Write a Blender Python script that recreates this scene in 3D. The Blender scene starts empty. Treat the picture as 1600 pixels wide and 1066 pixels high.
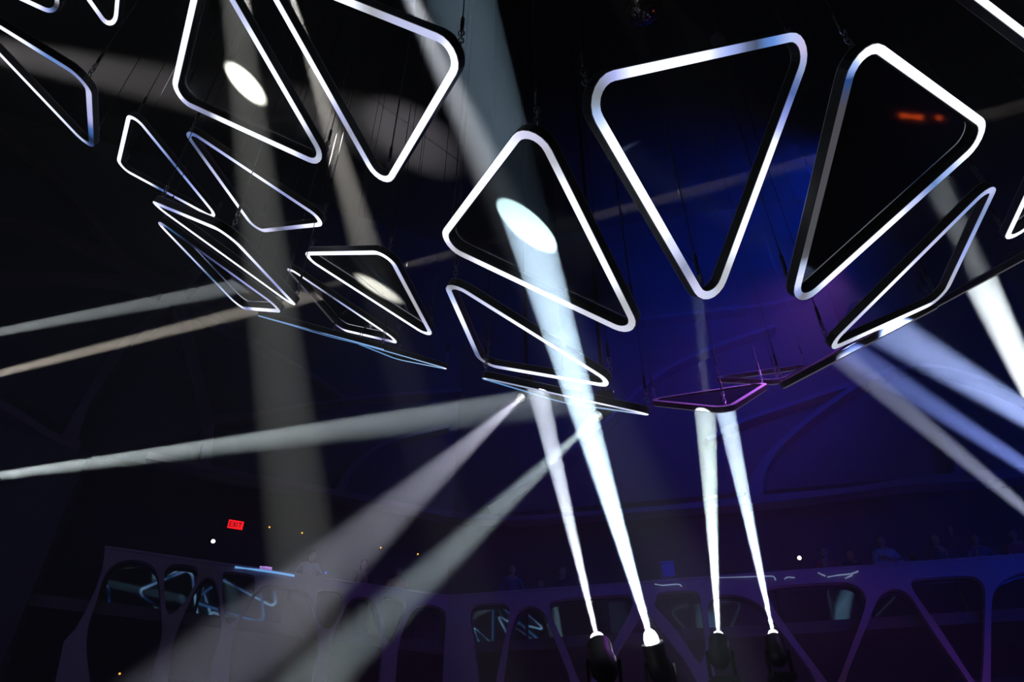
import bpy, bmesh, math, random
from mathutils import Vector, Matrix
random.seed(7)
SC = bpy.context.scene
COL = SC.collection
PI = math.pi

# ------------------------------------------------------------------ camera
EYE = Vector((0, 0, 1.6)); PITCH = math.radians(38.9); FPX = 1155.6
cam_d = bpy.data.cameras.new('camera'); cam = bpy.data.objects.new('camera', cam_d); COL.objects.link(cam)
cam_d.sensor_width = 36; cam_d.lens = 26.0; cam_d.clip_start = .05; cam_d.clip_end = 200
cam.location = EYE; cam.rotation_euler = (PI/2 + PITCH, 0, 0)
SC.camera = cam
# ------------------------------------------------------------------ view, world
SC.view_settings.view_transform = 'Standard'; SC.view_settings.look = 'None'
SC.view_settings.exposure = 0; SC.view_settings.gamma = 1; SC.view_settings.use_curve_mapping = False
w = bpy.data.worlds.new('night'); SC.world = w; w.use_nodes = True
w.node_tree.nodes['Background'].inputs[0].default_value = (.01, .012, .03, 1)
w.node_tree.nodes['Background'].inputs[1].default_value = .0
SC.cycles.use_denoising = True
try: SC.cycles.denoising_input_passes = 'RGB_ALBEDO_NORMAL'
except Exception: pass
SC.cycles.max_bounces = 5; SC.cycles.diffuse_bounces = 2; SC.cycles.glossy_bounces = 3
SC.cycles.transmission_bounces = 3; SC.cycles.transparent_max_bounces = 12; SC.cycles.volume_bounces = 0
SC.cycles.sample_clamp_indirect = 1.0; SC.cycles.use_adaptive_sampling = False
SC.cycles.caustics_reflective = False; SC.cycles.caustics_refractive = False
HAZE = .0115        # scattering per metre
WASH = [  # wide colour floods: (position, aim point, colour, watts, cone degrees, source radius)
    ((6.2, 8.0, 12.6), (5.0, 12.5, 13.5), (.003, .05, 1.0), 2400, 110, .15),
    ((14.0, 2.0, 5.0), (7.5, 13.0, 9.0), (.003, .05, 1.0), 2100, 70, .15),
    ((5.5, 8.8, 10.6), (3.8, 9.0, 7.8), (.60, .16, 1.0), 930, 80, .1),
    ((-13.0, 3.0, 5.0), (-6.0, 13.5, 8.0), (.14, .15, 1.0), 300, 80, .15),
    ((13.0, 10.0, 3.5), (4.5, 14.9, 5.8), (.55, .09, .42), 480, 40, .15),
]

# ------------------------------------------------------------------ helpers
def ray(px, py):
    u, v = (px-800)/FPX, (533-py)/FPX
    return Vector((u, math.cos(PITCH)-math.sin(PITCH)*v, math.sin(PITCH)+math.cos(PITCH)*v))
def at(px, py, Y):
    r = ray(px, py); return EYE + r*(Y/r.y)
def on_plane(px, py, p, n):
    r = ray(px, py); return EYE + r*((p-EYE).dot(n)/r.dot(n))

def new_obj(name, data, parent=None, **props):
    o = bpy.data.objects.new(name, data); COL.objects.link(o)
    if parent is not None: o.parent = parent
    for k, v in props.items(): o[k] = v
    return o
def bm_obj(name, bm, mat, parent=None, smooth=False, **props):
    me = bpy.data.meshes.new(name); bm.normal_update(); bm.to_mesh(me); bm.free()
    if mat: me.materials.append(mat)
    if smooth:
        for p in me.polygons: p.use_smooth = True
    o = new_obj(name, me, parent, **props)
    if parent is not None: o.matrix_parent_inverse = Matrix.Translation(-parent.location) @ Matrix.Identity(4) if not parent.parent else parent_inv(parent)
    return o
def parent_inv(p):
    M = Matrix.Identity(4); chain = []
    q = p
    while q is not None: chain.append(q); q = q.parent
    for q in reversed(chain): M = M @ q.matrix_parent_inverse @ Matrix.LocRotScale(q.location, q.rotation_euler, q.scale)
    return M.inverted()
def thing(name, label, cat, loc=(0, 0, 0), group=None):
    o = new_obj(name, None); o.location = loc; o['label'] = label; o['category'] = cat
    o.empty_display_size = .1
    if group: o['group'] = group
    return o
def tag(o, label, cat, group=None):
    o['label'] = label; o['category'] = cat
    if group: o['group'] = group
    return o
def frame(d, up=Vector((0, 0, 1))):
    d = d.normalized()
    if abs(d.dot(up)) > .98: up = Vector((0, 1, 0))
    x = d.cross(up).normalized(); y = x.cross(d).normalized()
    return x, y, d
def add_box(bm, c, x, y, z, sx, sy, sz):
    c = Vector(c); vs = []
    for i in (-1, 1):
        for j in (-1, 1):
            for k in (-1, 1): vs.append(bm.verts.new(c + x*(i*sx/2) + y*(j*sy/2) + z*(k*sz/2)))
    for f in ((0,1,3,2),(4,6,7,5),(0,4,5,1),(2,3,7,6),(0,2,6,4),(1,5,7,3)): bm.faces.new([vs[i] for i in f])
def abox(bm, lo, hi):
    lo, hi = Vector(lo), Vector(hi)
    add_box(bm, (lo+hi)/2, Vector((1,0,0)), Vector((0,1,0)), Vector((0,0,1)), *(hi-lo))
def add_tube(bm, pts, r, n=6, closed=False, caps=True):
    pts = [Vector(p) for p in pts]; N = len(pts); rings = []
    rr = r if isinstance(r, (list, tuple)) else [r]*N
    prev = None
    for i, p in enumerate(pts):
        if closed: d = pts[(i+1) % N]-pts[i-1]
        else: d = pts[min(i+1, N-1)]-pts[max(i-1, 0)]
        if prev is None: x, y, d = frame(d)
        else:
            d = d.normalized(); x = prev - d*prev.dot(d)
            x = x.normalized() if x.length > 1e-6 else frame(d)[0]; y = d.cross(x)
        prev = x
        rings.append([bm.verts.new(p + (x*math.cos(2*PI*k/n) + y*math.sin(2*PI*k/n))*rr[i]) for k in range(n)])
    for i in range(N if closed else N-1):
        a, b = rings[i], rings[(i+1) % N]
        for k in range(n): bm.faces.new((a[k], a[(k+1) % n], b[(k+1) % n], b[k]))
    if caps and not closed:
        bm.faces.new(rings[0][::-1]); bm.faces.new(rings[-1])
def add_lathe(bm, o, d, prof, n=16, cap=True):
    x, y, d = frame(Vector(d)); rings = []
    for (t, r) in prof:
        rings.append([bm.verts.new(Vector(o) + d*t + (x*math.cos(2*PI*k/n) + y*math.sin(2*PI*k/n))*r) for k in range(n)])
    for a, b in zip(rings, rings[1:]):
        for k in range(n): bm.faces.new((a[k], a[(k+1) % n], b[(k+1) % n], b[k]))
    if cap: bm.faces.new(rings[0][::-1]); bm.faces.new(rings[-1])

# ------------------------------------------------------------------ materials
def mat(name, col, rough=.5, metal=0., noise=0., scale=8., spec=.5):
    m = bpy.data.materials.new(name); m.use_nodes = True; nt = m.node_tree; b = nt.nodes['Principled BSDF']
    b.inputs['Base Color'].default_value = (*col, 1); b.inputs['Roughness'].default_value = rough
    b.inputs['Metallic'].default_value = metal; b.inputs['Specular IOR Level'].default_value = spec
    if noise:
        tc = nt.nodes.new('ShaderNodeTexCoord'); nz = nt.nodes.new('ShaderNodeTexNoise'); nz.inputs['Scale'].default_value = scale
        nz.inputs['Detail'].default_value = 3
        mx = nt.nodes.new('ShaderNodeMix'); mx.data_type = 'RGBA'
        mx.inputs[6].default_value = (*[c*(1-noise) for c in col], 1); mx.inputs[7].default_value = (*[min(1, c*(1+noise)) for c in col], 1)
        nt.links.new(tc.outputs['Object'], nz.inputs['Vector']); nt.links.new(nz.outputs['Fac'], mx.inputs[0])
        nt.links.new(mx.outputs[2], b.inputs['Base Color'])
        bp = nt.nodes.new('ShaderNodeBump'); bp.inputs['Strength'].default_value = .15
        nt.links.new(nz.outputs['Fac'], bp.inputs['Height']); nt.links.new(bp.outputs['Normal'], b.inputs['Normal'])
    return m
def emit(name, col, s):
    m = bpy.data.materials.new(name); m.use_nodes = True; nt = m.node_tree; nt.nodes.clear()
    e = nt.nodes.new('ShaderNodeEmission'); e.inputs[0].default_value = (*col, 1); e.inputs[1].default_value = s
    o = nt.nodes.new('ShaderNodeOutputMaterial'); nt.links.new(e.outputs[0], o.inputs[0]); return m
M = {}
M['wall'] = mat('dark_plaster', (.030, .030, .040), .8, noise=.3, scale=1.5)
M['ceil'] = mat('black_ceiling', (.007, .007, .009), .9, noise=.3, scale=1.)
M['floor'] = mat('black_floor', (.02, .02, .022), .35, noise=.3, scale=4)
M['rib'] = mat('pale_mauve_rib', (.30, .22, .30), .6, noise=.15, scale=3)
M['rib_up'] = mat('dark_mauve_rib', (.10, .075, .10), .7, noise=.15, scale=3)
M['black'] = mat('black_powder_coat', (.007, .007, .008), .5, noise=.2, scale=20)
M['top'] = mat('satin_black_frame', (.0055, .0055, .006), .45, noise=.2, scale=20)
M['alu'] = mat('raw_aluminium', (.80, .78, .82), .4, .3, noise=.1, scale=20)
M['steel'] = mat('galvanised_steel', (.42, .42, .46), .35, .9, noise=.15, scale=60)
M['cable'] = mat('steel_cable', (.10, .10, .115), .7, .0)
M['cable'].node_tree.nodes['Principled BSDF'].inputs['Specular IOR Level'].default_value = .15
M['mirror'] = mat('mirror_tile', (.30, .30, .32), .06, 1.)
M['slab'] = mat('balcony_concrete', (.06, .045, .06), .8, noise=.2, scale=3)
M['skin'] = mat('skin', (.32, .18, .13), .5, noise=.1, scale=20)
M['hair'] = mat('dark_hair', (.02, .014, .01), .5, noise=.3, scale=60)
M['denim'] = mat('dark_trousers', (.02, .02, .03), .8, noise=.3, scale=30)
def pane_mat(name, col, rough, transp, spec=.5, transl=None):
    m = mat(name, col, rough, noise=.1, scale=3, spec=spec); nt = m.node_tree; b = nt.nodes['Principled BSDF']
    for l in list(nt.links):
        if l.to_socket.name == 'Normal': nt.links.remove(l)
    if transp:
        t = nt.nodes.new('ShaderNodeBsdfTransparent'); t.inputs[0].default_value = (.9, .93, .95, 1)
        mx = nt.nodes.new('ShaderNodeMixShader'); mx.inputs[0].default_value = 1-transp
        nt.links.new(t.outputs[0], mx.inputs[1]); nt.links.new(b.outputs[0], mx.inputs[2])
        if transl:
            tl = nt.nodes.new('ShaderNodeBsdfTranslucent'); tl.inputs[0].default_value = (*transl, 1); ad = nt.nodes.new('ShaderNodeAddShader')
            nt.links.new(b.outputs[0], ad.inputs[0]); nt.links.new(tl.outputs[0], ad.inputs[1]); nt.links.new(ad.outputs[0], mx.inputs[2])
        nt.links.new(mx.outputs[0], nt.nodes['Material Output'].inputs[0])
    return m
M['pane_black'] = pane_mat('black_mirror_acrylic', (.0012, .0012, .0014), .05, 0)
M['pane_smoke'] = pane_mat('smoked_acrylic', (.0042, .0044, .0036), .05, .38, .35)
M['pane_dusty'] = pane_mat('dusty_black_acrylic', (.006, .006, .006), .06, .35, .4, (.018, .018, .017))
M['pane_pale'] = pane_mat('dusty_grey_acrylic', (.008, .008, .008), .06, .30, .4, (.050, .050, .047))
M['glass_rail'] = pane_mat('dark_glass', (.002, .002, .003), .03, .0, 1.)
M['glass_rail'].node_tree.nodes['Principled BSDF'].inputs['IOR'].default_value = 2.0
M['glass_rail'].node_tree.nodes['Principled BSDF'].inputs['Specular Tint'].default_value = (.35, .7, 1., 1)
# light strip: every diode cell has its own level (the chase running round the frame); unlit cells glow grey to imitate light caught from others
def led_mat():
    m = bpy.data.materials.new('led_diffuser'); m.use_nodes = True; nt = m.node_tree; nt.nodes.clear()
    a = nt.nodes.new('ShaderNodeAttribute'); a.attribute_name = 'diode'
    e = nt.nodes.new('ShaderNodeEmission'); e.inputs[1].default_value = 1.0
    o = nt.nodes.new('ShaderNodeOutputMaterial'); nt.links.new(a.outputs['Color'], e.inputs[0]); nt.links.new(e.outputs[0], o.inputs[0])
    return m
M['led'] = led_mat()

# ------------------------------------------------------------------ lights with modelled fixtures
def spot(name, S, T, col, W, deg, blend, r, parent=None):
    d = bpy.data.lights.new(name, 'SPOT'); d.color = col; d.energy = W; d.spot_size = math.radians(deg); d.spot_blend = blend
    d.shadow_soft_size = r; d.use_custom_distance = False
    o = new_obj(name, d, parent); S = Vector(S); T = Vector(T)
    Mx = Matrix.Translation(S) @ (T-S).to_track_quat('-Z', 'Y').to_matrix().to_4x4()
    if parent is not None: o.matrix_parent_inverse = parent_inv(parent)
    o.location = S; o.rotation_euler = (T-S).to_track_quat('-Z', 'Y').to_euler()
    return o
def lens_mat(name, col, s):
    m = emit(name, col, s); nt = m.node_tree; t = nt.nodes.new('ShaderNodeBsdfTransparent'); a = nt.nodes.new('ShaderNodeAddShader')
    nt.links.new(nt.nodes['Emission'].outputs[0], a.inputs[0]); nt.links.new(t.outputs[0], a.inputs[1])
    nt.links.new(a.outputs[0], nt.nodes['Material Output'].inputs[0]); return m
M['lens'] = lens_mat('lit_lens', (.85, .92, 1.), 7.)
M['lens_dim'] = lens_mat('dim_lens', (.8, .85, .8), .15)
def moving_head(label, S, T, col, W, deg, blend, r, up=1, lens=None, group=None, scale=1., Rl=None):
    """lens centre at S, aimed at T; up=1: stands on its base below, up=-1: hangs from its base above"""
    S = Vector(S); T = Vector(T); d = (T-S).normalized(); Rl = Rl or max(r*1.15, .05)
    R = max(.085, Rl*1.35)*scale; L = R*3.4
    piv = S - d*L*.55; base_z = piv.z - up*(R*2.6)
    t = thing('moving_head_light', label, 'stage light', (piv.x, piv.y, base_z), group)
    bm = bmesh.new(); add_lathe(bm, S, -d, [(L*.93, .01), (L*.93, R*.8), (L*.8, R*.85), (0, R*.88), (-.015, R*.90), (-.015, R*.98), (0, R), (L*.35, R*.95), (L*.45, R*1.08), (L*.8, R*1.0), (L, R*.6)], 18)
    bm_obj('head', bm, M['black'], t, True)
    bm = bmesh.new(); add_lathe(bm, S + d*.004, d, [(0, R*.5), (.01, Rl*1.3), (.05, Rl*1.3), (.085, Rl*1.0), (.105, Rl*.5), (.11, .005)], 20)
    bm_obj('lens', bm, lens or M['lens'], t, True)
    X = Vector((1, 0, 0))
    for s in (-1, 1):
        bm = bmesh.new(); Z = Vector((0, 0, 1))
        add_box(bm, piv + X*s*R*1.22 - Z*up*R*.95, X, Vector((0,1,0)), Z, R*.22, R*.7, R*2.4)
        bm_obj('yoke_arm', bm, M['black'], t)
    bm = bmesh.new(); abox(bm, (piv.x-R*1.4, piv.y-R*1.1, base_z-R*.35), (piv.x+R*1.4, piv.y+R*1.1, base_z+R*.35))
    bmesh.ops.bevel(bm, geom=bm.edges[:], offset=R*.12, segments=1, affect='EDGES')
    bm_obj('base', bm, M['black'], t)
    spot('beam_lamp', S - d*L*.85, T, col, W, deg, blend, r, t)
    t['base_z'] = base_z - up*R*.35
    return t

# ------------------------------------------------------------------ room
C0 = at(700, 938, 16.0)
DL = Vector((-math.cos(math.radians(22.3)), -math.sin(math.radians(22.3)), 0))
DR = Vector((math.cos(math.radians(11.2)), -math.sin(math.radians(11.2)), 0))
NL = Vector((DL.y, -DL.x, 0)); NL = NL if NL.y < 0 else -NL       # into the room
NR = Vector((DR.y, -DR.x, 0)); NR = NR if NR.y < 0 else -NR
SIDE = {'l': (DL, NL), 'r': (DR, NR)}
def uv(px, py, side):
    D, N = SIDE[side]; p = on_plane(px, py, C0, N); q = p-C0
    return (q.dot(D), p.z)
def W3(u, z, side, out=0.):
    D, N = SIDE[side]; p = C0 + D*u + N*out; return Vector((p.x, p.y, z))
H = 18.5
z_rail = uv(400, 891.5, 'l')[1]; z_slab = uv(300, 962, 'l')[1]; z_head = uv(460, 758, 'l')[1]
z_low = .0
UL, UR = 19., 22.
def quad_wall(name, pts, h0, h1, thick, m):
    bm = bmesh.new()
    a, b = Vector(pts[0]), Vector(pts[1]); d = (b-a).normalized(); n = Vector((-d.y, d.x, 0))
    if n.dot(Vector((0, 4, 0))-a) > 0: n = -n
    for p in ((a, b),):
        lo = [Vector((q.x, q.y, h0)) for q in (a, b, b+n*thick, a+n*thick)]; hi = [Vector((q.x, q.y, h1)) for q in (a, b, b+n*thick, a+n*thick)]
        v = [bm.verts.new(q) for q in lo+hi]
        for f in ((0,1,5,4),(1,2,6,5),(2,3,7,6),(3,0,4,7),(4,5,6,7),(3,2,1,0)): bm.faces.new([v[i] for i in f])
    o = bm_obj(name, bm, m); o['kind'] = 'structure'; return o
REC = 4.2
eL, eR = W3(UL, 0, 'l'), W3(UR, 0, 'r')
# upper walls stand flush behind the ribs, the balcony recess lies deeper
upL = quad_wall('wall_upper_left', (W3(-.6, 0, 'l', -.25), W3(UL, 0, 'l', -.25)), z_head, H, .3, M['wall'])
upR = quad_wall('wall_upper_right', (W3(-.6, 0, 'r', -.25), W3(UR, 0, 'r', -.25)), z_head, H, .3, M['wall'])
quad_wall('wall_balcony_left', (W3(-2, 0, 'l', -REC), W3(UL+2, 0, 'l', -REC)), 0, H, .3, M['wall'])
quad_wall('wall_balcony_right', (W3(-2, 0, 'r', -REC), W3(UR+2, 0, 'r', -REC)), 0, H, .3, M['wall'])
BK = -9.
quad_wall('wall_side_left', ((eL.x-.4, eL.y+5, 0), (eL.x-.4, BK, 0)), 0, H, .3, M['wall'])
quad_wall('wall_side_right', ((eR.x+.4, eR.y+5, 0), (eR.x+.4, BK, 0)), 0, H, .3, M['wall'])
quad_wall('wall_rear', ((eL.x-.4, BK, 0), (eR.x+.4, BK, 0)), 0, H, .3, M['wall'])
bm = bmesh.new(); abox(bm, (eL.x-.8, BK-.3, -.3), (eR.x+.8, 22.5, 0)); o = bm_obj('floor', bm, M['floor']); o['kind'] = 'structure'
bm = bmesh.new(); abox(bm, (eL.x-.8, BK-.3, H), (eR.x+.8, 22.5, H+.3)); o = bm_obj('ceiling', bm, M['ceil']); o['kind'] = 'structure'
# haze filling the hall
bm = bmesh.new(); abox(bm, (eL.x-1.2, BK-.8, -.5), (eR.x+1.2, 23.5, H+.6))
hz = bpy.data.materials.new('haze'); hz.use_nodes = True; nt = hz.node_tree; nt.nodes.clear()
vs = nt.nodes.new('ShaderNodeVolumeScatter'); vs.inputs['Color'].default_value = (1, 1, 1, 1); vs.inputs['Density'].default_value = HAZE
vs.inputs['Anisotropy'].default_value = .0
mo = nt.nodes.new('ShaderNodeOutputMaterial'); nt.links.new(vs.outputs[0], mo.inputs['Volume'])
o = bm_obj('haze', bm, hz); o['kind'] = 'stuff'

# ------------------------------------------------------------------ lattice facade of the balcony (curve with holes -> mesh)
def chaikin(p, n=2):
    for _ in range(n):
        q = []
        for i in range(len(p)):
            a, b = p[i], p[(i+1) % len(p)]
            q.append((a[0]*.78+b[0]*.22, a[1]*.78+b[1]*.22)); q.append((a[0]*.22+b[0]*.78, a[1]*.22+b[1]*.78))
        p = q
    return p
def plate(name, outer, holes, side, depth, out, m, **props):
    cu = bpy.data.curves.new(name, 'CURVE'); cu.dimensions = '2D'; cu.fill_mode = 'BOTH'; cu.extrude = depth/2
    for k, ring in enumerate([outer]+holes):
        s = cu.splines.new('POLY'); s.points.add(len(ring)-1); s.use_cyclic_u = True
        for i, (u, v) in enumerate(ring): s.points[i].co = (u, v, 0, 1)
    t = bpy.data.objects.new('tmp', cu); COL.objects.link(t)
    me = bpy.data.meshes.new_from_object(t.evaluated_get(bpy.context.evaluated_depsgraph_get()))
    bpy.data.objects.remove(t); me.name = name
    D, N = SIDE[side]
    for v in me.vertices:
        p = C0 + D*v.co.x + N*(v.co.z*1. + out); v.co = (p.x, p.y, v.co.y)
    me.materials.clear(); me.materials.append(m)
    o = new_obj(name, me); 
    for k, v in props.items(): o[k] = v
    return o
LH = [
 [(145,1100),(134,1015),(138,975),(150,945),(160,908),(171,890),(185,880),(205,877),(228,880),(243,890),(249,910),(252,960),(254,985),(250,1010),(240,1040),(225,1100)],
 [(256,905),(258,890),(272,883),(302,886),(310,893),(306,912),(290,942),(270,962),(262,962),(258,950)],
 [(258,1100),(268,1010),(283,972),(303,926),(315,908),(325,904),(335,908),(341,925),(346,970),(343,1000),(333,1030),(322,1100)],
 [(347,898),(352,895),(394,900),(399,905),(398,925),(385,948),(368,972),(357,979),(351,970),(346,930)],
 [(355,1100),(360,1010),(370,978),(388,945),(400,925),(412,917),(435,916),(462,920),(480,928),(487,942),(493,975),(499,1010),(492,1045),(480,1100)],
 [(494,930),(500,921),(530,923),(537,932),(537,945),(526,970),(516,984),(505,985),(498,975),(493,950)],
 [(508,1100),(513,1010),(530,970),(541,945),(553,934),(575,936),(586,946),(592,970),(598,1010),(594,1045),(590,1100)],
 [(595,940),(600,933),(630,937),(634,950),(622,980),(612,1003),(605,1008),(600,995),(596,960)],
 [(614,1100),(620,1010),(636,968),(648,950),(668,946),(690,952),(702,968),(712,1010),(716,1100)],
]
RH = [
 [(732,962),(737,949),(745,946),(788,944),(797,950),(797,965),(790,1000),(779,1050),(772,1100),(752,1100),(742,1010)],
 [(782,1100),(795,995),(805,962),(820,949),(835,949),(850,956),(860,980),(876,1024),(895,1070),(900,1200),(790,1200)],
 [(857,948),(862,939),(978,930),(988,935),(990,950),(956,1012),(925,1068),(912,1075),(902,1060),(886,1015),(862,965)],
 [(1003,960),(1009,958),(1050,1008),(1085,1056),(1150,1200),(930,1200),(940,1070),(962,1025)],
 [(1021,945),(1026,930),(1035,927),(1084,925),(1093,930),(1096,950),(1104,1010),(1098,1035),(1092,1040),(1060,990),(1028,955)],
 [(1104,950),(1110,936),(1130,930),(1160,933),(1190,948),(1212,978),(1245,1022),(1278,1066),(1300,1200),(1140,1200),(1118,1066),(1112,1010)],
 [(1197,926),(1203,918),(1318,911),(1340,918),(1352,932),(1353,947),(1330,1012),(1306,1075),(1298,1078),(1288,1062),(1240,998),(1206,950)],
 [(1366,948),(1375,930),(1390,922),(1405,923),(1420,931),(1432,950),(1470,1010),(1512,1066),(1580,1200),(1300,1200),(1318,1066),(1342,1008)],
 [(1421,914),(1426,907),(1513,901),(1530,908),(1538,922),(1538,945),(1534,1066),(1528,1074),(1514,1058),(1470,988),(1428,930)],
 [(1547,945),(1552,925),(1566,908),(1600,894),(1690,886),(1740,900),(1750,930),(1700,1060),(1660,1200),(1548,1200),(1546,1066)],
]
hl = [chaikin([uv(x, y, 'l') for x, y in h]) for h in LH]
hr = [chaikin([uv(x, y, 'r') for x, y in h]) for h in RH]
zb = uv(1300, 1225, 'r')[1]
def zL(px, py): return uv(px, py, 'l')
outerL = [(-.02, z_rail), uv(165, 858, 'l'), uv(160, 893, 'l'), uv(150, 922, 'l'), uv(134, 958, 'l'), uv(118, 985, 'l'), uv(100, 1005, 'l'), (uv(95, 1100, 'l')[0], zb), (-.02, zb)]
outerL[0] = (-.02, uv(700, 936, 'l')[1]); zr = outerL[0][1]
outerL[1] = (outerL[1][0], zr)
umax = 17.
outerR = [(.0, zr), (umax, zr), (umax, zb), (.0, zb)]
# hole just past the frame repeats the rhythm
hr.append(chaikin([(u, v) for u, v in [(12.9, zr-.35), (14.6, zr-.32), (15.2, zr-.8), (14.6, zb+.9), (13.2, zb+.9), (12.7, zr-1.2)]]))
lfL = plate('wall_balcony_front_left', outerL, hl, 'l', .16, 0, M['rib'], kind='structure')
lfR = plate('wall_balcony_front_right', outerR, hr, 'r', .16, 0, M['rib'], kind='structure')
# rail ledges, slab, plinth
def wall_box(name, side, u0, u1, z0, z1, o0, o1, m, **props):
    bm = bmesh.new(); p = [W3(u0, z0, side, o0), W3(u1, z0, side, o0), W3(u1, z0, side, o1), W3(u0, z0, side, o1)]
    v = [bm.verts.new(q) for q in p] + [bm.verts.new(q + Vector((0, 0, z1-z0))) for q in p]
    for f in ((0,1,5,4),(1,2,6,5),(2,3,7,6),(3,0,4,7),(4,5,6,7),(3,2,1,0)): bm.faces.new([v[i] for i in f])
    return bm_obj(name, bm, m, **props)
uLE = outerL[1][0]
wall_box('trim_rail_left', 'l', -.02, uLE+.02, zr, zr+.05, -.16, .1, M['rib'], kind='structure')
wall_box('trim_rail_right', 'r', 0, umax, zr, zr+.05, -.16, .1, M['rib'], kind='structure')
zs = uv(300, 955, 'l')[1]
wall_box('floor_balcony_left', 'l', -1.5, UL, zs-.22, zs, -REC, -.1, M['slab'], kind='structure')
wall_box('floor_balcony_right', 'r', -1.5, UR, zs-.22, zs, -REC, -.1, M['slab'], kind='structure')
wall_box('wall_plinth_left', 'l', -.02, UL, 0, zb, -.1, .1, M['wall'], kind='structure')
wall_box('wall_plinth_right', 'r', 0, UR, 0, zb, -.1, .1, M['wall'], kind='structure')
wall_box('wall_end_pier', 'l', uLE+.9, UL, zb, z_head, -.5, .05, M['wall'], kind='structure')
# header beams (soffit edge above the balcony)
def rib(parent, side, pts, widths, out=.0, depth=.16):
    """a raised rib along pixel-traced points, laid on the wall, width in metres at each point"""
    P = [uv(x, y, side) for x, y in pts]; bm = bmesh.new(); D, N = SIDE[side]; L = []
    # resample with Catmull-Rom
    Q = []; Wd = []
    for i in range(len(P)-1):
        p0, p1, p2, p3 = P[max(i-1, 0)], P[i], P[i+1], P[min(i+2, len(P)-1)]
        for k in range(6):
            t = k/6; f = lambda a, b, c, d: .5*((2*b)+(-a+c)*t+(2*a-5*b+4*c-d)*t*t+(-a+3*b-3*c+d)*t**3)
            Q.append((f(p0[0], p1[0], p2[0], p3[0]), f(p0[1], p1[1], p2[1], p3[1]))); Wd.append(widths[i]*(1-t)+widths[i+1]*t)
    Q.append(P[-1]); Wd.append(widths[-1])
    for i, (u, v) in enumerate(Q):
        a = Q[max(i-1, 0)]; b = Q[min(i+1, len(Q)-1)]; du, dv = b[0]-a[0], b[1]-a[1]; l = math.hypot(du, dv) or 1
        nu, nv = -dv/l, du/l; h = Wd[i]/2
        L.append([bm.verts.new(W3(u+nu*s*h, v+nv*s*h, side, o)) for s, o in ((-1, -.26), (-.8, depth*.5), (.8, depth*.5), (1, -.26))])
    for a, b in zip(L, L[1:]):
        for k in range(4): bm.faces.new((a[k], a[(k+1) % 4], b[(k+1) % 4], b[k]))
    bm.faces.new(L[0][::-1]); bm.faces.new(L[-1])
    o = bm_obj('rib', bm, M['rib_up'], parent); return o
RIBS_L = [
 ([(230,714),(340,736),(420,752),(500,767),(600,787),(705,806)], [.2,.16,.16,.2,.16,.2]),
 ([(0,345),(60,357),(120,378),(180,405),(235,432),(275,455)], [.25,.22,.22,.25,.35,.7]),
 ([(-20,433),(60,432),(140,434),(200,440),(275,452)], [.22,.2,.2,.28,.6]),
 ([(-20,190),(50,245),(110,305),(160,365),(205,415),(265,450)], [.2,.18,.18,.2,.3,.5]),
 ([(262,445),(282,480),(295,530),(310,590),(322,640),(325,668)], [.8,.4,.26,.22,.26,.4]),
 ([(325,650),(324,690),(320,730)], [.35,.24,.3]),
 ([(325,660),(400,650),(480,635),(560,624),(640,617),(720,612)], [.35,.16,.12,.12,.12,.12]),
 ([(185,553),(160,590),(130,640),(108,690)], [.3,.24,.24,.4]),
 ([(-20,620),(30,650),(80,682),(125,700)], [.24,.2,.2,.3]),
 ([(300,475),(370,520),(440,560),(505,600),(540,628)], [.4,.14,.12,.12,.2]),
 ([(275,450),(310,425),(335,400),(350,370)], [.7,.3,.24,.24]),
 ([(532,775),(536,755),(552,730),(590,700),(640,683),(700,668)], [.3,.22,.16,.12,.12,.12]),
 ([(275,450),(250,490),(215,520),(185,553)], [.6,.3,.22,.26]),
]
RIBS_R = [
 ([(705,806),(800,812),(900,806),(1040,796),(1180,783),(1320,769),(1420,755),(1520,747),(1640,738)], [.2,.14,.14,.14,.24,.16,.2,.3,.2]),
 ([(1178,782),(1185,745),(1210,705),(1250,668),(1300,630),(1350,598),(1400,578)], [.5,.3,.18,.14,.14,.16,.2]),
 ([(1105,690),(1160,660),(1230,636),(1300,612),(1350,597)], [.14,.13,.13,.14,.2]),
 ([(1350,597),(1400,580),(1450,574),(1520,590),(1600,622),(1680,660)], [.25,.16,.13,.13,.14,.2]),
 ([(1505,750),(1500,730),(1490,705),(1470,680)], [.6,.3,.18,.14]),
 ([(985,503),(1050,495),(1120,487),(1200,478),(1260,462)], [.12,.12,.12,.12,.12]),
 ([(1000,610),(1040,580),(1090,555),(1140,535),(1210,512)], [.12,.12,.12,.12,.14]),
 ([(760,790),(900,700),(1000,610)], [.2,.12,.12]),
]
hdL = upL; hdR = upR
for pts, wd in RIBS_L: rib(hdL, 'l', pts, wd)
for pts, wd in RIBS_R: rib(hdR, 'r', pts, wd)

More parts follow.
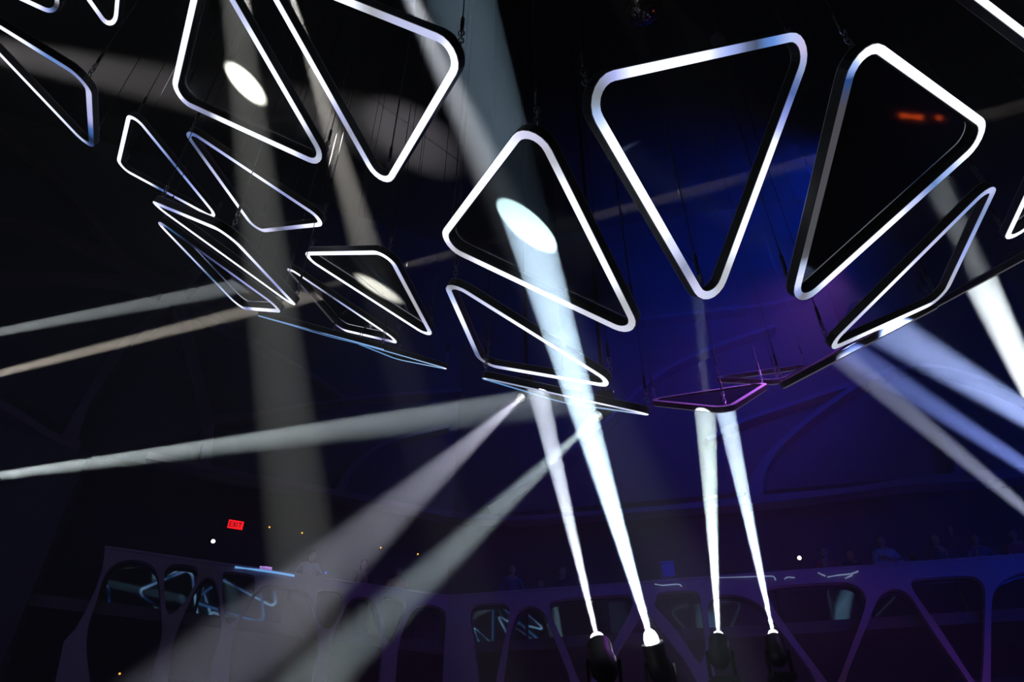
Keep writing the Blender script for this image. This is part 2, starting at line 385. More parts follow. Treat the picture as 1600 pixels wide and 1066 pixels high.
# ------------------------------------------------------------------ the hanging bowl of triangular light frames
Wt = (1.35, 1.42, 1.65); Lv = (.60, .64, .95); Gy = (.26, .28, .31); Bl = (.10, .20, .62); Dk = (.012, .014, .02); Di = (.085, .08, .09)
def mul(c, k): return tuple(x*k for x in c)
TRI = {
 'T4': ([(-2.727,2.938,6.793),(-3.831,4.754,7.361),(-1.918,4.921,6.288)], (-.488,-.023,-.873), 'pane_dusty',
   [(0,Wt),(1,Wt),(1.06,Lv),(1.14,(.36,.38,.62)),(1.24,(.26,.28,.42)),(1.34,Wt),(1.75,Wt),(1.86,(.45,.48,.78)),(2,(.55,.6,.75)),(2.15,(.30,.33,.45)),(2.3,Wt),(2.6,Wt),(2.75,Lv),(3,Lv)],
   'big light frame with a bright white oval on its dark pane, topmost with a pane'),
 'T5': ([(-2.161,2.868,6.39),(-1.29,4.8,5.801),(-.343,2.923,5.152)], (-.563,.002,-.827), None,
   [(0,Wt),(.5,Wt),(.62,(.5,.52,.82)),(.72,(.36,.38,.5)),(.82,Lv),(.9,Wt),(2,Wt),(2.12,Lv),(2.3,(.55,.58,.85)),(2.42,(.42,.44,.5)),(2.55,Wt),(3,Wt)],
   'big open light frame, point down, beside the frame with the white oval'),
 'T6': ([(.135,3.07,4.494),(-.723,4.962,5.218),(1.125,4.978,4.024)], (-.542,.075,-.837), 'pane_smoke',
   [(0,(.66,.66,.88)),(.3,Wt),(.95,Wt),(1.0,(.75,.76,.95)),(1.12,(.5,.5,.54)),(1.28,Wt),(1.6,Wt),(1.75,(.7,.72,.85)),(1.95,(.7,.72,.9)),(2.08,(.58,.6,.7)),(2.2,(.5,.52,.56)),(2.36,Wt),(2.7,Wt),(2.85,(.48,.5,.56)),(2.95,(.6,.6,.8)),(3,(.66,.66,.88))],
   'upright light frame with a large pale green-grey oval on smoked pane'),
 'T7': ([(.407,2.507,4.031),(2.243,2.815,5.203),(1.561,4.365,3.799)], (.537,-.424,-.729), None,
   [(0,(.2,.22,.25)),(.06,(.3,.33,.5)),(.12,(.45,.5,.95)),(.22,Wt),(.45,Wt),(.58,(.4,.5,1.)),(.7,(.07,.09,.15)),(.78,(.12,.28,.75)),(.88,(.5,.6,1.)),(1,(.62,.55,.85)),(1.1,(.35,.42,.7)),(1.2,(.08,.14,.38)),(1.3,(.3,.36,.85)),(1.42,Wt),(1.72,Wt),(1.85,(.5,.53,.6)),(1.93,(.5,.53,.6)),(2.0,(.6,.66,.9)),(2.12,(.7,.7,1.)),(2.24,(.3,.33,.5)),(2.36,(.8,.85,1.2)),(2.45,Wt),(2.8,Wt),(2.9,(.4,.55,.9)),(2.96,(.25,.3,.35)),(3,(.2,.22,.25))],
   'open light frame, point down, with its top bar fading from white to blue'),
 'T8': ([(2.194,2.412,4.418),(3.914,3.604,5.098),(2.286,4.564,3.972)], (.476,-.198,-.857), 'pane_black',
   [(0,Wt),(1.12,Wt),(1.22,(.4,.55,1.)),(1.3,(.14,.25,.55)),(1.4,(.6,.66,1.1)),(1.5,Wt),(1.8,Wt),(1.9,(.4,.5,.75)),(2.0,(.2,.19,.21)),(2.08,(.3,.4,.8)),(2.15,(.9,.95,1.3)),(2.2,(.55,.65,.9)),(2.26,(.08,.08,.09)),(2.8,(.075,.07,.085)),(2.88,(.02,.07,.25)),(2.93,(.35,.5,1.)),(3,Wt)],
   'light frame with a black mirror pane and one unlit grey side'),
 'T9': ([(4.383,4.225,5.309),(4.949,6.313,5.708),(3.121,5.868,4.569)], (.525,.021,-.851), None,
   [(0,(.55,.6,.95)),(.25,(.25,.34,.62)),(.5,(.4,.48,.95)),(.85,(.5,.52,.66)),(1.05,(.5,.52,.7)),(1.2,Wt),(1.35,(3,3,3.2)),(1.6,Wt),(1.85,(.5,.55,.7)),(2,(.6,.66,.75)),(2.2,(.6,.62,.9)),(2.42,Wt),(2.6,(.6,.62,.95)),(2.85,(.28,.38,.75)),(3,(.55,.6,.95))],
   'narrow open light frame showing its thick black housing, under the black pane frame'),
 'T12': ([(-4.211,5.564,8.006),(-2.396,6.548,7.247),(-3.895,7.712,8.362)], (-.473,.211,-.856), None,
   [(0,(.16,.25,.52)),(.1,(.1,.15,.36)),(.25,(.45,.5,.9)),(.5,Wt),(.7,(.3,.34,.7)),(.88,Lv),(1,Wt),(1.15,Wt),(1.5,(.32,.34,.62)),(1.62,(.15,.16,.25)),(1.85,(.8,.8,1.1)),(2,Lv),(2.3,Wt),(2.6,Lv),(2.82,(.1,.13,.25)),(3,(.16,.25,.52))],
   'long flattened light frame crossed by the warm grey beam, under the white oval'),
 'T13': ([(-5.684,6.41,9.577),(-6.848,8.079,10.413),(-4.924,8.469,9.42)], (-.473,.108,-.874), None,
   [(0,Wt),(1.05,Wt),(1.3,Wt),(1.42,(.05,.13,.38)),(1.55,(.35,.4,.85)),(1.75,Wt),(2.1,Wt),(2.4,(.35,.45,.95)),(2.55,(.1,.16,.42)),(2.7,(.4,.5,.95)),(3,Wt)],
   'slim light frame with one thick bright side, far left of the bowl'),
 'T14': ([(-4.403,5.88,6.928),(-2.876,5.13,5.534),(-2.745,7.186,6.308)], (-.545,.326,-.773), None,
   [(0,Wt),(.35,(.35,.4,.85)),(.6,Wt),(1,Wt),(1.6,(.3,.33,.7)),(1.9,Wt),(2.5,Wt),(3,Wt)],
   'very narrow light frame, the upper of the two that almost touch'),
 'T15': ([(-4.834,6.642,7.514),(-4.294,8.763,7.733),(-3.048,7.432,6.501)], (-.554,.224,-.802), 'pane_black',
   [(0,Lv),(.1,Wt),(.45,(.5,.6,1.)),(.62,(.08,.15,.3)),(.78,(.5,.6,1.)),(1,Wt),(1.2,(.25,.27,.6)),(1.45,Wt),(2,(.7,.72,.9)),(2.1,(.5,.52,.9)),(2.3,(.35,.38,.85)),(2.5,(.08,.1,.25)),(2.72,(.008,.012,.03)),(2.85,(.03,.1,.25)),(3,Lv)],
   'very narrow light frame, the lower of the two that almost touch'),
 'T16': ([(-2.934,7.192,7.347),(-1.45,6.045,6.196),(-1.11,8.179,6.611)], (-.472,.24,-.848), 'pane_pale',
   [(0,Wt),(1,Wt),(1.15,Lv),(1.35,(.5,.52,.58)),(1.6,(.45,.47,.52)),(1.8,Lv),(2,Wt),(3,Wt)],
   'small light frame with a flat top bar and a slim white oval on its pane'),
 'T17': ([(-3.524,8.06,8.026),(-3.092,10.171,8.472),(-1.717,9.008,7.205)], (-.514,.277,-.812), 'pane_black',
   [(0,(.7,.7,.9)),(.08,(.08,.08,.1)),(.9,(.04,.04,.05)),(1.0,(.3,.3,.6)),(1.15,Wt),(1.5,Wt),(1.75,(.3,.3,.6)),(1.95,Wt),(2.25,Wt),(2.5,(.4,.5,.9)),(2.6,(.12,.13,.2)),(2.72,Lv),(2.9,Wt),(3,(.7,.7,.9))],
   'slanting light frame with one side gone dark, below the flat topped frame'),
 'T18': ([(-.697,5.406,5.175),(-.391,7.525,5.684),(1.143,6.435,4.545)], (-.443,.269,-.855), None,
   [(0,(.3,.31,.34)),(.15,(.5,.6,.95)),(.35,Wt),(.65,(.6,.66,1.)),(.85,(.14,.17,.34)),(1,(.28,.28,.33)),(1.12,(.45,.48,.8)),(1.35,Wt),(2,Wt),(2.5,Wt),(2.88,(.6,.64,.9)),(3,(.3,.31,.34))],
   'flattened open light frame hung beneath the green-grey oval frame, partly peeling'),
 'T3': ([(-4.335,4.217,6.805),(-5.387,5.845,7.845),(-6.177,3.794,7.93)], (-.542,.175,-.822), None,
   [(0,(.3,.35,.7)),(.1,Lv),(.45,(.5,.5,.9)),(.65,(.05,.14,.42)),(.8,(.01,.02,.05)),(.93,(.05,.1,.3)),(1.05,(.6,.7,1.)),(1.4,Wt),(2,Wt),(2.55,Wt),(2.75,(.15,.3,.7)),(2.9,(.2,.28,.6)),(3,(.3,.35,.7))],
   'thin light frame cut by the left edge of the view'),
 'T10': ([(5.985,6.297,6.555),(5.284,4.265,6.086),(7.275,4.565,6.973)], (.396,.075,-.915), 'pane_smoke', [(0,Wt),(3,Wt)],
   'light frame cut by the right edge of the view, beside the narrow frame'),
 'T11': ([(2.838,2.3,5.309),(4.752,3.333,4.979),(4.502,2.008,6.717)], (.324,-.774,-.544), None, [(0,Wt),(3,Wt)],
   'light frame showing one thick bar in the upper right corner'),
 'T2': ([(-5.557,5.353,9.806),(-6.561,4.394,10.871),(-4.968,3.824,10.422)], (-.391,-.47,-.792), None, [(0,Wt),(.15,Lv),(.3,Wt),(3,Wt)],
   'light frame of which only the lower point hangs into view'),
 'T1': ([(-6.826,5.661,10.878),(-8.184,5.104,11.186),(-6.956,4.306,11.507)], (-.035,-.418,-.908), None, [(0,(.03,.04,.06)),(.06,(.15,.25,.6)),(.15,(.5,.55,.95)),(.3,Wt),(2.8,Wt),(2.9,Di),(3,(.03,.04,.06))],
   'light frame at the top left corner of the view, its corner unlit'),
 'T21': ([(5.81,7.90,6.85),(7.55,5.981,7.059),(5.745,5.698,5.831)], (.488,.353,-.798), 'pane_black', [(0,Di),(3,Di)],
   'dark edge-on frame cut by the right side, above the widest white beam'),
 'T20': ([(3.373,7.759,5.411),(5.138,6.515,5.83),(4.975,8.525,6.71)], (.462,.387,-.798), 'pane_black', [(0,Di),(3,Di)],
   'dark edge-on frame with violet lit rim, below the narrow open frame'),
 'Sa': ([(-4.04,8.596,7.48),(-1.936,9.167,7.19),(-3.248,10.397,8.464)], (-.259,.548,-.795), None, [(0,(.25,.4,.7)),(.3,(.2,.35,.7)),(.48,(.02,.04,.1)),(.55,(.15,.3,.6)),(.8,(.25,.5,.95)),(1,(.3,.5,.9)),(1.5,(.1,.2,.4)),(3,(.1,.2,.4))],
   'edge-on light frame seen as a thin blue line, further from the centre'),
 'Sb': ([(-2.662,9.583,7.719),(-1.018,10.157,7.549),(-2.173,11.077,8.488)], (-.26,.51,-.82), None, [(0,(.15,.3,.6)),(.4,(.25,.45,.8)),(.9,(.4,.6,.9)),(1,Wt),(1.1,(.3,.5,.8)),(3,(.1,.3,.6))],
   'edge-on light frame seen as a thin blue line with a bright tip'),
 'T22': ([(3.561,10.689,7.69),(4.184,9.435,6.726),(5.222,10.329,7.732)], (.16,.65,-.743), None, [(0,Di),(3,Di)],
   'far violet-rimmed frame behind the lowest cables of the bowl'),
 'S3': ([(-.456,7.095,5.188),(1.687,7.235,4.711),(.732,8.784,5.948)], (-.218,.523,-.824), 'pane_black', [(0,Wt),(.04,(.3,.4,.6)),(.2,(.35,.4,.6)),(.45,Lv),(.55,Wt),(.7,Wt),(.8,Lv),(1,Wt),(1.3,(.3,.45,.7)),(3,(.12,.3,.6))],
   'edge-on light frame with streaky glow above the two reflected beams'),
 'T19': ([(2.264,10.273,6.917),(3.074,8.831,5.793),(4.227,9.907,7.024)], (.163,.662,-.732), 'pane_black', [(0,Di),(3,Di)],
   'dark frame with violet rim and chain, on top of the twin floor beams'),
}
DEPTH, WIDTH, RAD = .088, .062, .16
PL = {}
def rounded(V, rad, seg=7, per=18):
    """centre line of the frame: list of (point, parameter 0..3, outward in-plane direction)"""
    out = []
    cen = sum(V, Vector())/3
    for i in range(3):
        a, b, c = V[i-1], V[i], V[(i+1) % 3]
        e1 = (a-b).normalized(); e2 = (c-b).normalized(); ang = e1.angle(e2)
        t = rad/math.tan(ang/2); bis = (e1+e2).normalized(); o = b + bis*(rad/math.sin(ang/2))
        p1 = b+e1*t; p2 = b+e2*t
        la = (a-b).length
        for k in range(seg+1):
            f = k/seg; v1 = p1-o; v2 = p2-o; w_ = v1.slerp(v2, f) if False else None
            th = v1.angle(v2); s = math.sin(th); d = (v1*math.sin((1-f)*th)+v2*math.sin(f*th))/s
            tt = i + (-(t/la) + 2*(t/la)*f); out.append((o+d, tt, d.normalized()))
        # straight towards next
        nb = V[(i+1) % 3]; nn = V[(i+2) % 3]; f1 = (b-nb).normalized(); f2 = (nn-nb).normalized(); tn = rad/math.tan(f1.angle(f2)/2)
        q2 = nb + f1*tn; L = (nb-b).length
        n_out = (p2-o).normalized()
        for k in range(1, per):
            f = k/per; p = p2.lerp(q2, f); out.append((p, i + (t/L) + f*(1-(t+tn)/L), n_out))
    return out
def keycol(keys, t):
    t = t % 3
    for (a, ca), (b, cb) in zip(keys, keys[1:]):
        if a <= t <= b:
            f = (t-a)/max(b-a, 1e-6); f = f*f*(3-2*f); return tuple(x*(1-f)+y*f for x, y in zip(ca, cb))
    return keys[-1][1]
def sweep(bm, path, n, prof):
    """prof: list of (in-plane offset, offset along outward normal n); returns rings"""
    rings = []
    for p, t, d in path: rings.append([bm.verts.new(p + d*a + n*b) for a, b in prof])
    N = len(rings); K = len(prof)
    for i in range(N):
        for k in range(K): bm.faces.new((rings[i][k], rings[i][(k+1) % K], rings[(i+1) % N][(k+1) % K], rings[(i+1) % N][k]))
    return rings
RANGE = {'Sa': .95, 'Sb': 1.0, 'T14': .95, 'T10': .93, 'T21': 1.10, 'T22': 1.07}
def light_frame(key):
    V, n, pane, keys, lab = TRI[key]; V = [Vector(v)*RANGE.get(key, 1)+Vector((0, 0, 1.6)) for v in V]
    n = (V[1]-V[0]).cross(V[2]-V[0]).normalized() * (1 if (V[1]-V[0]).cross(V[2]-V[0]).dot(Vector(n)) > 0 else -1)
    cen = sum(V, Vector())/3; PL[key] = (cen, n, V)
    t = thing('triangle_light_frame', lab, 'light frame', cen)
    path = rounded(V, RAD); h = WIDTH/2
    # housing: dark open box section behind (inward of) the strip
    bm = bmesh.new()
    sweep(bm, path, n, [(-h-.006, -.012), (-h-.006, -DEPTH), (-h+.014, -DEPTH), (-h+.014, -.05), (h-.014, -.05), (h-.014, -DEPTH), (h+.006, -DEPTH), (h+.006, -.012)])
    bm_obj('housing', bm, M['top'], t)
    bm = bmesh.new(); sweep(bm, path, n, [(-h-.006, -DEPTH-.001), (-h-.006, -DEPTH-.006), (h+.006, -DEPTH-.006), (h+.006, -DEPTH-.001)])
    bm_obj('back_rim', bm, M['alu'], t)
    bm = bmesh.new()
    prof = [(h, -.010), (h, .000), (h*.6, .004), (0, .0055), (-h*.6, .004), (-h, .000), (-h, -.010)]
    sweep(bm, path, n, prof)
    o = bm_obj('light_strip', bm, M['led'], t, True); me = o.data
    ca = me.color_attributes.new('diode', 'FLOAT_COLOR', 'POINT'); K = len(prof)
    for i, (p, tt, d) in enumerate(path):
        c = keycol(keys, tt)
        for k in range(K): ca.data[i*K+k].color = (*c, 1)
    if pane:
        bm = bmesh.new()
        a = [bm.verts.new(p - d*(h-.016) - n*.066) for p, _, d in path]; b = [bm.verts.new(p - d*(h-.016) - n*.074) for p, _, d in path]
        bm.faces.new(a); bm.faces.new(b[::-1])
        for i in range(len(a)): bm.faces.new((a[i], a[(i+1) % len(a)], b[(i+1) % len(a)], b[i]))
        bm_obj('pane', bm, M[pane], t)
    # three suspension cables with turnbuckle and shackle
    for i, v in enumerate(V):
        c = (cen-v).normalized(); q = v + c*.14 - n*DEPTH
        zt = H
        bm = bmesh.new(); rc = .0055
        add_tube(bm, [q + Vector((0, 0, .52)), Vector((q.x, q.y, zt))], rc, 5)
        hc = bm_obj('hanging_cable', bm, M['cable'], t)
        bm = bmesh.new(); add_tube(bm, [q + Vector((0, 0, z)) for z in (.22, .26, .27, .44, .45, .53)], [.006, .006, .016, .016, .006, .005], 8)
        bm_obj('turnbuckle', bm, M['black'], hc)
        bm = bmesh.new()
        for k, (dz, ax) in enumerate(((.03, 0), (.10, 1), (.165, 0), (.215, 1))):
            A = Vector((1, 0, 0)) if ax else Vector((0, 1, 0))
            add_tube(bm, [q + Vector((0, 0, dz)) + A*math.cos(a_)*.022 + Vector((0, 0, 1))*math.sin(a_)*.042 for a_ in [2*PI*j/10 for j in range(10)]], .006, 5, True)
        bm_obj('chain', bm, M['steel'], hc)
    # a looped safety wire lying over the rim at the first corner
    q = V[2] + (cen-V[2]).normalized()*.2 - n*DEPTH
    e = (V[0]-V[2]).normalized(); bm = bmesh.new()
    add_tube(bm, [q + e*(s*.42) + Vector((0, 0, 1))*(.10*math.sin(PI*s)+.01*math.sin(9*s)) + n*(.05*math.sin(5*s)) for s in [j/10 for j in range(11)]], .004, 5)
    bm_obj('safety_wire', bm, M['cable'], t)
    return t
for key in TRI: light_frame(key)
def pane_hit(key, px, py):
    c, n, V = PL[key]; return on_plane(px, py, c - n*.066, n)

def bary(key, a, b, c):
    ce, n, V = PL[key]; return V[0]*a + V[1]*b + V[2]*c - n*.066
# ------------------------------------------------------------------ beams
GRP = 'moving heads on the truss'
KW = 2.3e3
fl = []
def floor_head(px, py, target, W, deg, r, lab, col=(.62, .80, 1.), blend=.12):
    r0 = ray(px, py); Yf = 4.5/(1 - 1.15*r0.x/r0.y)      # the truss line Y = 4.5 + 1.15 x
    o = moving_head(lab, at(px, py, Yf), target, col, W*KW, deg, blend, r, 1, group=GRP, Rl=.042); fl.append(o); return o
floor_head(936, 1010, bary('S3', .57, .25, .18), 150, 3.4, .008, 'lit moving head at the left end of the beam row', (.74, .82, 1.))
floor_head(1020, 1008, pane_hit('T6', 826, 356), 205, 6.3, .008, 'lit moving head with the widest beam, second in the beam row', (.58, .80, 1.))
floor_head(1123, 1003, bary('T19', .42, .29, .29), 200, 3.5, .008, 'lit moving head sending a greenish grey beam, third in the beam row', (.74, .95, .92))
floor_head(1210, 1000, bary('T19', .24, .40, .36), 270, 3.7, .008, 'lit moving head at the right end of the beam row')
# ------------------------------------------------------------------ other beams: (label, lens, target, colour, kW, degrees, blend, radius)
def hit(key, px, py): return pane_hit(key, px, py)
V3 = bary
p4 = hit('T4', 383, 131); e4 = at(476, 900, 6.1)
p16 = hit('T16', 590, 451); e16 = at(745, 900, 6.6)
OTH = [
 ('stage light on the ceiling, lamp of the warm grey beam', p4 + (p4-e4).normalized()*6.5, e4, (1., .96, .86), 520, 3.3, .5, .02, -1),
 ('stage light on the ceiling, lamp of the beam through the flat topped frame', at(440, -60, 5.5), p16, (1., .96, .88), 58, 5.2, .8, .02, -1),
 ('added lamp high behind the smoked frame, in place of a mirrored beam', at(585, -130, 3.2), hit('T6', 815, 380), (.85, .9, 1.), 55, 6., .8, .05, -1),  # added source for the beam mirrored at the smoked pane
 ('stage light on the side tower, top', at(-400, 596, 9.), V3('T15', .22, .38, .40), (.85, .95, 1.), 800, 1.9, .4, .02, 1),
 ('stage light on the side tower, middle', at(-400, 684, 9.), hit('T17', 492, 460), (1., .90, .80), 330, 1.9, .4, .02, 1),
 ('stage light on the side tower, bottom', at(-270, 781, 9.), at(850, 633, 7.6), (.82, .96, 1.), 1600, 2.7, .4, .02, 1),
 ('added lamp under the bowl, standing in for a narrow reflected beam', hit('S3', 815, 612) - Vector((0, 0, .10)), at(380, 1010, 7.0), (.78, .80, 1.), 22, 9.0, .6, .02, -1),  # added lamp replaces the first floor beam reflecting off the pane
 ('added lamp under the bowl, standing in for a wide reflected beam', hit('S3', 935, 632) - Vector((0, 0, .17)), at(560, 1000, 7.6), (.70, .86, .92), 34, 7.5, .9, .02, -1),  # added lamp replaces the second reflection, no fixture hangs here
 ('stage light low beside the white beam', at(1770, 940, 5.0), V3('T21', .62, .24, .14), (.85, .95, 1.), 330, 3.8, .3, .02, 1),
 ('stage light low beside the blue beam', at(1900, 830, 5.0), V3('T20', .22, .60, .18), (.36, .48, .95), 105, 7.5, .7, .02, 1),
 ('stage light far out on the dark side, lamp of the broad dim band', at(-480, -20, 4.5), at(700, 225, 13.0), (1., .93, .95), 17, 9.0, .9, .02, -1),
 ('stage light low beside the grey beam', at(1800, 960, 6.0), V3('T20', .55, .35, .10), (.62, .68, 1.), 50, 4.6, .6, .02, 1),
 ('stage light low beside the dim blue beam', at(1820, 870, 6.0), V3('T20', .50, .40, .10), (.25, .35, 1.), 70, 6.0, .8, .02, 1),
]
heads = []
for (lab, S, T, col, W, deg, bl, r, up) in OTH:
    heads.append(moving_head(lab, S, T, col, W*KW, deg, bl, r, up, lens=M['lens_dim'] if W < 800 else None))
for i, (p, a, col, W, deg, r) in enumerate(WASH):
    d = (Vector(a)-Vector(p)).normalized(); p = Vector(p)
    t = thing('wash_light', ['blue flood aimed at the dome', 'violet-blue flood aimed at the side balcony', 'violet flood inside the bowl', 'faint blue flood on the dark side', 'mauve flood aimed at the balcony front'][i], 'stage light', p)
    bm = bmesh.new(); add_lathe(bm, p, -d, [(-.02, .20), (.05, .19), (.25, .16), (.32, .08)], 14); bm_obj('housing', bm, M['black'], t, True)
    bm = bmesh.new(); add_tube(bm, [p-d*.2, Vector((p.x, p.y, H if p.z > 8 else 0))], .02, 6); bm_obj('drop_pipe', bm, M['black'], t)
    spot('wash_lamp', p + d*.05, a, col, W, deg, .9, min(r, .18), t)

# ------------------------------------------------------------------ glass balustrade behind the lattice
for side, u1 in (('l', uLE-.2), ('r', umax)):
    n = int(u1/1.55); wd = u1/n
    for i in range(n):
        o = wall_box('glass_panel', side, .04 + i*wd, (i+1)*wd-.02, zs, zr-.03, -.135, -.115, M['glass_rail'])
        P = lfL if side == 'l' else lfR; o.parent = P
# ------------------------------------------------------------------ truss carrying the four moving heads
zt = min(o['base_z'] for o in fl) - .30
M['truss'] = mat('black_truss', (.012, .012, .014), .5)
tx = Vector((1, 1.15, 0)).normalized(); ty = Vector((-tx.y, tx.x, 0)); T0 = Vector((0, 4.5, 0)); Z = Vector((0, 0, 1))
ta, tb = .2, 5.2
def tp(a_, b_, z_): return T0 + tx*a_ + ty*b_ + Z*z_
tr = thing('lighting_truss', 'black lighting truss standing under the row of four moving heads', 'truss', tp((ta+tb)/2, 0, zt-.3))
for dy in (-.15, .15):
    for dz in (-.03, -.33):
        bm = bmesh.new(); add_tube(bm, [tp(ta, dy, zt+dz), tp(tb, dy, zt+dz)], .028, 8); bm_obj('chord', bm, M['truss'], tr)
bm = bmesh.new(); k = 0; x = ta
while x < tb-.1:
    for dy in (-.15, .15):
        z0, z1 = (zt-.03, zt-.33) if k % 2 else (zt-.33, zt-.03); add_tube(bm, [tp(x, dy, z0), tp(x+.4, dy, z1)], .012, 5)
    add_tube(bm, [tp(x, -.15, zt-.03), tp(x, .15, zt-.03)], .012, 5); x += .4; k += 1
bm_obj('lacing', bm, M['truss'], tr, kind='stuff')
for xx in (ta+.1, tb-.1):
    for dy in (-.15, .15):
        bm = bmesh.new(); add_tube(bm, [tp(xx, dy, 0), tp(xx, dy, zt-.33)], .028, 8); bm_obj('leg', bm, M['truss'], tr)
for o in fl:
    q = Vector((o.location.x, o.location.y, 0)); ax = (q-T0).dot(tx); bm = bmesh.new()
    add_box(bm, tp(ax, 0, zt), tx, ty, Z, .22, .36, .012); bm_obj('mounting_plate', bm, M['truss'], tr)
    bm = bmesh.new(); add_tube(bm, [Vector((q.x, q.y, zt)), Vector((q.x, q.y, o['base_z']))], .03, 8); bm_obj('riser', bm, M['truss'], tr)
# hanging / standing pipes for the other stage lights
for o, spec in zip(heads, OTH):
    up = spec[-1]; x, y, z = o.location; ze = H if up < 0 else 0
    bm = bmesh.new(); add_tube(bm, [(x, y, z), (x, y, ze)], .03, 8); bm_obj('mounting_pipe', bm, M['black'], o)
# ------------------------------------------------------------------ mirror ball
c = at(1004, 11, 4.9); rb = .205*(c-EYE).length/9.3
mb = thing('mirror_ball', 'small mirror ball hanging high above the bowl', 'mirror ball', c)
bm = bmesh.new(); bmesh.ops.create_uvsphere(bm, u_segments=40, v_segments=24, radius=rb*.985, matrix=Matrix.Translation(c)); bm_obj('core', bm, M['black'], mb, True)
bm = bmesh.new(); nr = 26
for i in range(nr):
    th = PI*(i+.5)/nr; m = max(4, int(2*PI*math.sin(th)*rb/(PI*rb/nr)))
    for j in range(m):
        ph = 2*PI*j/m + i*.3; d = Vector((math.sin(th)*math.cos(ph), math.sin(th)*math.sin(ph), math.cos(th)))
        d2 = (d + Vector((random.uniform(-.02, .02), random.uniform(-.02, .02), random.uniform(-.02, .02)))).normalized()
        x_, y_, z_ = frame(d2); e = PI*rb/nr*.46; q = c + d*rb
        add_box(bm, q, x_, y_, z_, e*2, e*2, .004)
bm_obj('mirror_tiles', bm, M['mirror'], mb, kind='stuff')
bm = bmesh.new(); add_tube(bm, [c + Vector((0, 0, rb)), Vector((c.x, c.y, H))], .006, 6); bm_obj('hanging_wire', bm, M['cable'], mb)
bm = bmesh.new(); add_lathe(bm, c+Vector((0, 0, rb-.01)), (0, 0, 1), [(0, .04), (.03, .035), (.06, .015)], 10); bm_obj('cap', bm, M['black'], mb)
# louvred blinder between the open frame and the black pane frame
c = at(1268, 146, 4.0); d = (Vector((2, 1, 2.)) - c).normalized(); X, Y, Z = frame(d)
X2 = (X*.8-Y*.6); Y2 = (X*.6+Y*.8)
lb = thing('louvred_lamp', 'small unlit louvred lamp box behind the corner of the open frame', 'stage light', c)
bm = bmesh.new(); add_box(bm, c - Z*.06, X2, Y2, Z, .20, .15, .10); bm_obj('case', bm, M['black'], lb)
for k in range(7):
    bm = bmesh.new(); add_box(bm, c + X2*(-.084+.028*k), (X2+Z*.6).normalized(), Y2, (Z-X2*.6).normalized(), .018, .15, .004); bm_obj('slat', bm, M['cable'], lb)
bm = bmesh.new(); add_tube(bm, [c-Z*.1, Vector((c.x, c.y, H))], .008, 6); bm_obj('drop_wire', bm, M['cable'], lb)
# round unlit pendant lamp
c = at(1121, 62, 4.2); pl = thing('dome_lamp', 'small unlit dome lamp above the top bar of the open frame', 'stage light', c)
bm = bmesh.new(); add_lathe(bm, c, (0, -.2, -1), [(-.09, .02), (-.07, .05), (-.03, .075), (0, .08), (.005, .07)], 18); bm_obj('shade', bm, M['cable'], pl, True)
bm = bmesh.new(); add_tube(bm, [c+Vector((0, .018, .088)), Vector((c.x, c.y+.018, H))], .006, 6); bm_obj('cord', bm, M['cable'], pl)
# ------------------------------------------------------------------ exit sign
M['exit'] = emit('exit_red', (1., .012, .018), 1.3); M['exit_d'] = emit('exit_letter', (.25, .004, .006), .3)
D, N = SIDE['l']
p = on_plane(368, 821, C0 - N*(REC-.031), N); ex = thing('exit_sign', 'red lit sign reading EXIT on the dark wall behind the balcony', 'sign', p)
bm = bmesh.new(); sw, sh = .40, .25; X = -D; Z = Vector((0, 0, 1))
add_box(bm, p, X, N, Z, sw, .06, sh); bm_obj('case', bm, M['black'], ex)
bm = bmesh.new(); add_box(bm, p + N*.033, X, N, Z, sw-.02, .006, sh-.02); bm_obj('face', bm, M['exit'], ex)
bm = bmesh.new(); cx = [-.13, -.045, .04, .11]; hh = .062; f = .03
def bar(x0, z0, x1, z1, t=.02):
    a = p + N*.038 + X*x0 + Z*z0; b = p + N*.038 + X*x1 + Z*z1; dd = (b-a).normalized(); add_box(bm, (a+b)/2, dd, N, dd.cross(N), (b-a).length+t*.6, .004, t)
bar(-.15, -hh, -.15, hh); [bar(-.15, z, -.095, z) for z in (-hh, 0, hh)]
bar(-.065, -hh, .0, hh); bar(-.065, hh, .0, -hh); bar(.035, -hh, .035, hh); bar(.07, hh, .15, hh); bar(.11, -hh, .11, hh)
bm_obj('letters', bm, M['exit_d'], ex)
# ------------------------------------------------------------------ small lamps
def lamp(px, py, side, out, r, col, s, lab, name='small_lamp', grp=None):
    D, N = SIDE[side]; p = on_plane(px, py, C0 + N*out, N); t = thing(name, lab, 'lamp', p, grp)
    bm = bmesh.new(); add_lathe(bm, p, N, [(-.10, r*1.1), (-.02, r*1.3), (-.01, r*1.3)], 12); bm_obj('holder', bm, M['black'], t)
    bm = bmesh.new(); bmesh.ops.create_icosphere(bm, subdivisions=2, radius=r, matrix=Matrix.Translation(p)); bm_obj('bulb', bm, emit('bulb_light', col, s), t, True)
    bm = bmesh.new(); add_tube(bm, [p - N*.02, p - N*.125] if out < -REC+.5 else [p - N*.08, p - N*.08 - Vector((0, 0, .3))], .012, 6); bm_obj('bracket', bm, M['black'], t)
am = (1., .42, .05)
for px, py, lab in ((421, 824, 'tiny amber lamp on the dark wall, next to the exit sign'), (472, 833, 'tiny amber lamp on the dark wall, second from the exit sign'), (595, 856, 'tiny amber lamp seen through the reflected beam'), (653, 866, 'tiny amber lamp furthest from the exit sign')):
    lamp(px, py, 'l', -REC+.12, .022, am, 2.2, lab, grp='amber lamps on the balcony wall')
lamp(187, 1053, 'l', -1.0, .02, am, 1.5, 'tiny amber lamp low in the arches')
lamp(333, 846, 'l', -1.6, .04, (.9, .92, 1.), 14, 'bright white lamp above the rail below the exit sign')
